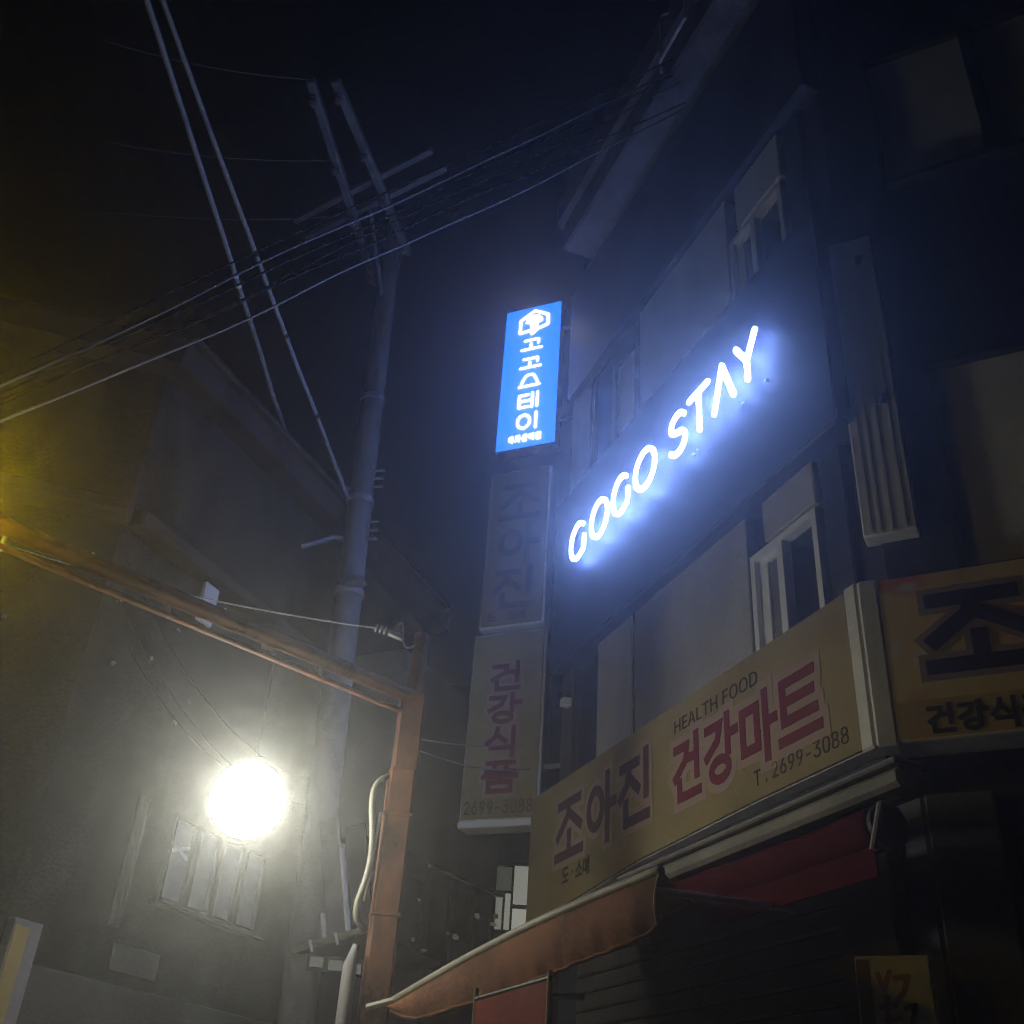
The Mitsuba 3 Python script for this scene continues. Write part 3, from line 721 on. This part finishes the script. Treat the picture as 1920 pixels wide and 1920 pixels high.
# narrow signboard high on the left building
nb = thing('narrow_signboard', 'narrow faded signboard standing out high on the left building', 'signboard')
part(nb, 'board', L.box(0.90, 1.08, 0.10, 0.14, 5.22, 5.56, 0.006), 'mat_film')
part(nb, 'bracket', L.box(0.97, 1.0, 0.0, 0.10, 5.45, 5.48), 'mat_steel')

# ------------------------------------------------------------------ further along the street
p1, p2 = np.array([-0.465, 11.41, 0]), np.array([0.21, 13.6, 0])
q1 = np.array([-0.55, 10.6, 0.0]); q2 = np.array([0.10, 11.9, 0.0])
dd = (q2 - q1) / np.linalg.norm(q2 - q1)
N2 = np.cross(dd, Z); N2 = N2 if N2 @ (-q1) > 0 else -N2
Q = Fr(q1, dd, N2)
fb_ = thing('far_shop', 'dark shopfront further down the street behind the orange post', 'building')
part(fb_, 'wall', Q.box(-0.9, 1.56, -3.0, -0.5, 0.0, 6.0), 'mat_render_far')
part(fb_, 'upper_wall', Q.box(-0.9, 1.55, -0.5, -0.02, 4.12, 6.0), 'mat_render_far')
part(fb_, 'canopy_rail', tube([Q.p(-0.1, 0.05, 4.05), Q.p(1.52, 0.05, 4.12)], 0.016, 8), 'mat_bright')
for u in (0.05, 0.55, 1.05, 1.5):
    part(fb_, 'mullion', Q.box(u - 0.03, u + 0.03, -0.06, 0.0, 2.4, 4.11, 0.006), 'mat_dark')
for u in (0.09, 0.59, 1.09):
    part(fb_, 'pane', Q.box(u, u + 0.41, -0.05, -0.04, 2.4, 4.09), 'mat_glass')
part(fb_, 'counter', Q.box(-0.3, 1.5, -0.4, 0.25, 0.0, 3.1, 0.02), 'mat_render_far')
eb = thing('end_building', 'far building closing the street with a lit window', 'building')
E0 = Fr([0.11, 14.0, 0], az(92), az(182))
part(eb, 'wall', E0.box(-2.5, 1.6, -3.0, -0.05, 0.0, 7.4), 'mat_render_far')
ew = part(eb, 'window', E0.plate(sbox(-0.03, 4.12, 0.50, 4.98).difference(unary_union([sbox(0.0, 4.15, 0.13, 4.55), sbox(0.16, 4.15, 0.23, 4.60), sbox(0.26, 4.15, 0.46, 4.42), sbox(0.26, 4.46, 0.46, 4.95), sbox(0.03, 4.62, 0.23, 4.93)])), -0.05, 0.04), 'mat_dark')
for (a, z0, b, z1, e) in ((0.0, 4.15, 0.13, 4.55, 0.20), (0.16, 4.15, 0.23, 4.60, 0.27), (0.26, 4.15, 0.46, 4.42, 0.36), (0.26, 4.46, 0.46, 4.95, 0.27), (0.03, 4.62, 0.23, 4.93, 0.05)):
    part(ew, 'pane', E0.box(a, b, -0.03, -0.02, z0, z1), 'mat_light', **light((e, e * 1.02, e * 0.86), 0.1))

# small scraps and fittings glinting in the lamp light
SCR = [((-0.049, 10.5, 3.623), (.035, .03, .05), 'mat_bright', 'small white scrap glinting at the dark shopfront, nearest the lit window'),
       ((0.126, 10.5, 3.634), (.03, .03, .035), 'mat_amber_bit', 'small orange scrap below the lit window'),
       ((0.104, 10.5, 3.557), (.05, .03, .03), 'mat_bright', 'crumpled white scrap just below the orange scrap'),
       ((-0.235, 10.5, 3.427), (.06, .03, .035), 'mat_bright', 'crumpled white scrap in the middle of the dark shopfront'),
       ((-0.312, 10.5, 3.448), (.025, .02, .02), 'mat_bright', 'tiny white scrap beside the crumpled middle scrap'),
       ((-0.630, 10.5, 3.376), (.03, .03, .03), 'mat_bright', 'small white scrap just right of the orange post'),
       ((-0.520, 10.5, 3.286), (.045, .03, .02), 'mat_bright', 'flat white scrap low in the dark shopfront'),
       ((-0.613, 10.5, 3.733), (.03, .02, .02), 'mat_film', 'dim grey scrap high beside the orange post')]
for i, (c, s, m, lab) in enumerate(SCR):
    solo('scrap', blob(c, s, 40 + i), m, lab, 'scrap')
solo('thin_rod', tube(curve([(-0.658, 10.5, 3.20), (-0.680, 10.5, 3.135), (-0.696, 10.5, 2.0)], 12), 0.011, 8), 'mat_bright', 'thin bright upright rod just right of the orange post above the awning rail', 'rod', smooth=True)

# ------------------------------------------------------------------ utility pole and wires
up = thing('utility_pole', 'tall concrete utility pole with double cross-arms left of the blue lightbox', 'utility pole')
UB, UT = np.array([-1.315, 9.205, 0.0]), np.array([-1.69, 9.145, 11.25])
part(up, 'pole', tube([UB, UT], [0.16, 0.105], 22), 'mat_concrete', 40)
upt = lambda z: UB + (UT - UB) * z / 11.25
b1 = (np.array([-2.40, 6.95, 11.0]), np.array([-1.94, 9.85, 11.0]))
b2 = (np.array([-2.14, 6.93, 11.0]), np.array([-1.49, 9.30, 11.0]))
for a, b in (b1, b2):
    d = (b - a) / np.linalg.norm(b - a)
    f = Fr(a, d, np.cross(Z, d))
    part(up, 'cross_arm', f.box(0, np.linalg.norm(b - a), -0.045, 0.045, -0.045, 0.045, 0.008), 'mat_steel')
for a, b in ((np.array([-2.857, 8.997, 11.10]), np.array([-1.174, 7.805, 11.10])), (np.array([-2.75, 9.25, 11.1]), np.array([-1.02, 8.03, 11.1]))):
    d = (b - a) / np.linalg.norm(b - a)
    f = Fr(a, d, np.cross(Z, d))
    part(up, 'upper_arm', f.box(0, np.linalg.norm(b - a), -0.035, 0.035, -0.035, 0.035, 0.006), 'mat_steel')
for a, b in (((-2.05, 9.15, 10.95), upt(10.0)), ((-1.53, 9.15, 10.95), upt(10.0)), ((-1.9, 8.6, 10.95), upt(9.9))):
    part(up, 'strut', tube([a, b], 0.028, 8), 'mat_steel')
for a, b in (b1, b2):
    for t in (0.06, 0.36, 0.62, 0.93):
        c = a + (b - a) * t
        part(up, 'insulator', tube([c - Z * 0.045, c - Z * 0.09, c - Z * 0.11, c - Z * 0.15, c - Z * 0.19], [0.018, 0.05, 0.032, 0.045, 0.02], 12), 'mat_concrete', 40)
for z in (7.56, 6.94):
    c = upt(z)
    for k in range(3):
        part(up, 'step_bolt', tube([c + np.array([0.10, -0.06, -0.10 + 0.1 * k]), c + np.array([0.22, -0.08, -0.10 + 0.1 * k])], 0.016, 8), 'mat_steel')
for z in (6.25, 7.3, 8.6):
    c = upt(z)
    part(up, 'band', tube([c - Z * 0.03, c + Z * 0.03], 0.165 - 0.003 * z, 20), 'mat_steel', 40)
part(up, 'bracket', tube([(-2.25, 9.02, 7.13), (-1.70, 9.12, 7.42), upt(7.4)], 0.03, 8), 'mat_steel')
part(up, 'bracket', tube([(-2.07, 9.07, 6.67), (-1.75, 9.12, 6.84), upt(6.85)], 0.026, 8), 'mat_steel')
part(up, 'fitting', blob(upt(6.3) + np.array([0.06, -0.14, 0]), (0.13, 0.10, 0.11), 3), 'mat_concrete')

b_a = thing('bundled_cable', 'left one of two thick pale cables descending from overhead to the utility pole', 'cable')
e1 = np.array([-2.205, 9.035, 7.50])
e2_ = np.array([-1.667, 9.149, 7.29])
ca = sag(np.array([-2.634, 3.771, 7.911]), e1, 0.0, 40, 0.02, 1)
part(b_a, 'sheath', tube(ca, 0.021, 10), 'mat_cable', True)
for t in (0.505, 0.525, 0.55):
    i = t * 39
    p = ca[int(i)] + (i % 1) * (ca[int(i) + 1] - ca[int(i)])
    d = ca[20] - ca[19]; d /= np.linalg.norm(d)
    part(b_a, 'tie', tube([p - d * 0.02, p + d * 0.02], 0.025, 10), 'mat_bright')
part(b_a, 'end_insulator', tube([e1 - np.array([0.09, 0.22, -0.2]) * 0.3, e1], [0.05, 0.045], 12), 'mat_concrete', True)
part(b_a, 'end_insulator', tube([e1 + np.array([0.07, 0.05, -0.16]), e1 + np.array([0.12, 0.06, -0.26])], [0.045, 0.04], 12), 'mat_concrete', True)
b_b = thing('bundled_cable', 'right one of two thick pale cables descending from overhead to the utility pole', 'cable')
cb = sag(np.array([-2.595, 3.798, 8.022]), e2_, 0.03, 40, 0.02, 2)
part(b_b, 'sheath', tube(cb, 0.019, 10), 'mat_cable', True)
for k in (17, 23, 30):
    d = cb[k + 1] - cb[k]; d /= np.linalg.norm(d)
    part(b_b, 'tie', tube([cb[k] - d * 0.02, cb[k] + d * 0.02], 0.023, 10), 'mat_rubber')
part(b_b, 'end_insulator', tube([e2_ - np.array([0.03, 0.02, -0.1]), e2_], [0.035, 0.03], 12), 'mat_concrete', True)

LE = np.array([-4.11, 4.66, 3.93])
WR = [(A.p(1.50, -0.1, 10.46), LE + Z * 0.12, 0.03, 0.010, 'bright upper span cable crossing from the corner building to the left edge'),
      (A.p(1.50, -0.1, 10.42), LE + Z * 0.10, 0.10, 0.007, 'thin span cable twisted just under the bright upper span cable'),
      (A.p(1.60, -0.1, 10.02), LE + Z * 0.06, 0.05, 0.007, 'span cable with a shallow sag between the upper and the lowest span cables'),
      (A.p(1.63, -0.1, 9.96), LE - Z * 0.02, 0.16, 0.009, 'lowest span cable crossing below the bundle'),
      (A.p(1.45, -0.1, 10.60), LE + Z * 0.22, 0.02, 0.006, 'thin topmost span cable above the bundle'),
      (A.p(1.55, -0.1, 10.30), LE + Z * 0.02, 0.10, 0.006, 'thin dark span cable in the middle of the bundle')]
for i, (a, b, s, r, lab) in enumerate(WR):
    solo('span_cable', tube(sag(a, b, s, 44, 0.07, 10 + i), r, 8), 'mat_cable' if i in (0, 3) else 'mat_rubber', lab, 'cable', 'span cables crossing the picture', smooth=True)
for i, (a, b, s, lab) in enumerate([
        (b1[0], (-4.4, 6.6, 10.9), 0.10, 'faint wire running left from the near end of the cross-arm'),
        (b1[0] + (b1[1] - b1[0]) * 0.35, (-4.6, 7.6, 10.6), 0.10, 'second faint wire running left from the cross-arm'),
        (b1[0] + (b1[1] - b1[0]) * 0.62, (-4.8, 8.4, 10.4), 0.10, 'third faint wire running left from the cross-arm'),
        ((PX + 0.05, PY, 3.78), (0.25, 8.5, 4.62), 0.03, 'thin wire from the orange post to the yellow vertical sign'),
        ((PX + 0.05, PY, 3.72), (0.30, 8.5, 4.42), 0.06, 'lower thin wire from the orange post to the yellow vertical sign'),
        ((-0.79, 5.99, 4.413), (-4.4, 5.5, 5.0), 0.15, 'thin wire running left from the strain insulator')]):
    solo('drop_wire', tube(sag(a, b, s, 24), 0.0045, 6), 'mat_cable', lab, 'wire', smooth=True)

# ------------------------------------------------------------------ haze, added to stand in for lens bloom round the lights
scene['haze'] = {'type': 'cube', 'to_world': T().translate([0, 13.5, 6.3]).scale([24, 26, 7.8]),
                 'bsdf': {'type': 'null'}, 'interior': {'type': 'ref', 'id': 'air'}}
labels['haze'] = {'kind': 'stuff', 'label': 'night haze added to stand in for lens bloom round the lamps'}
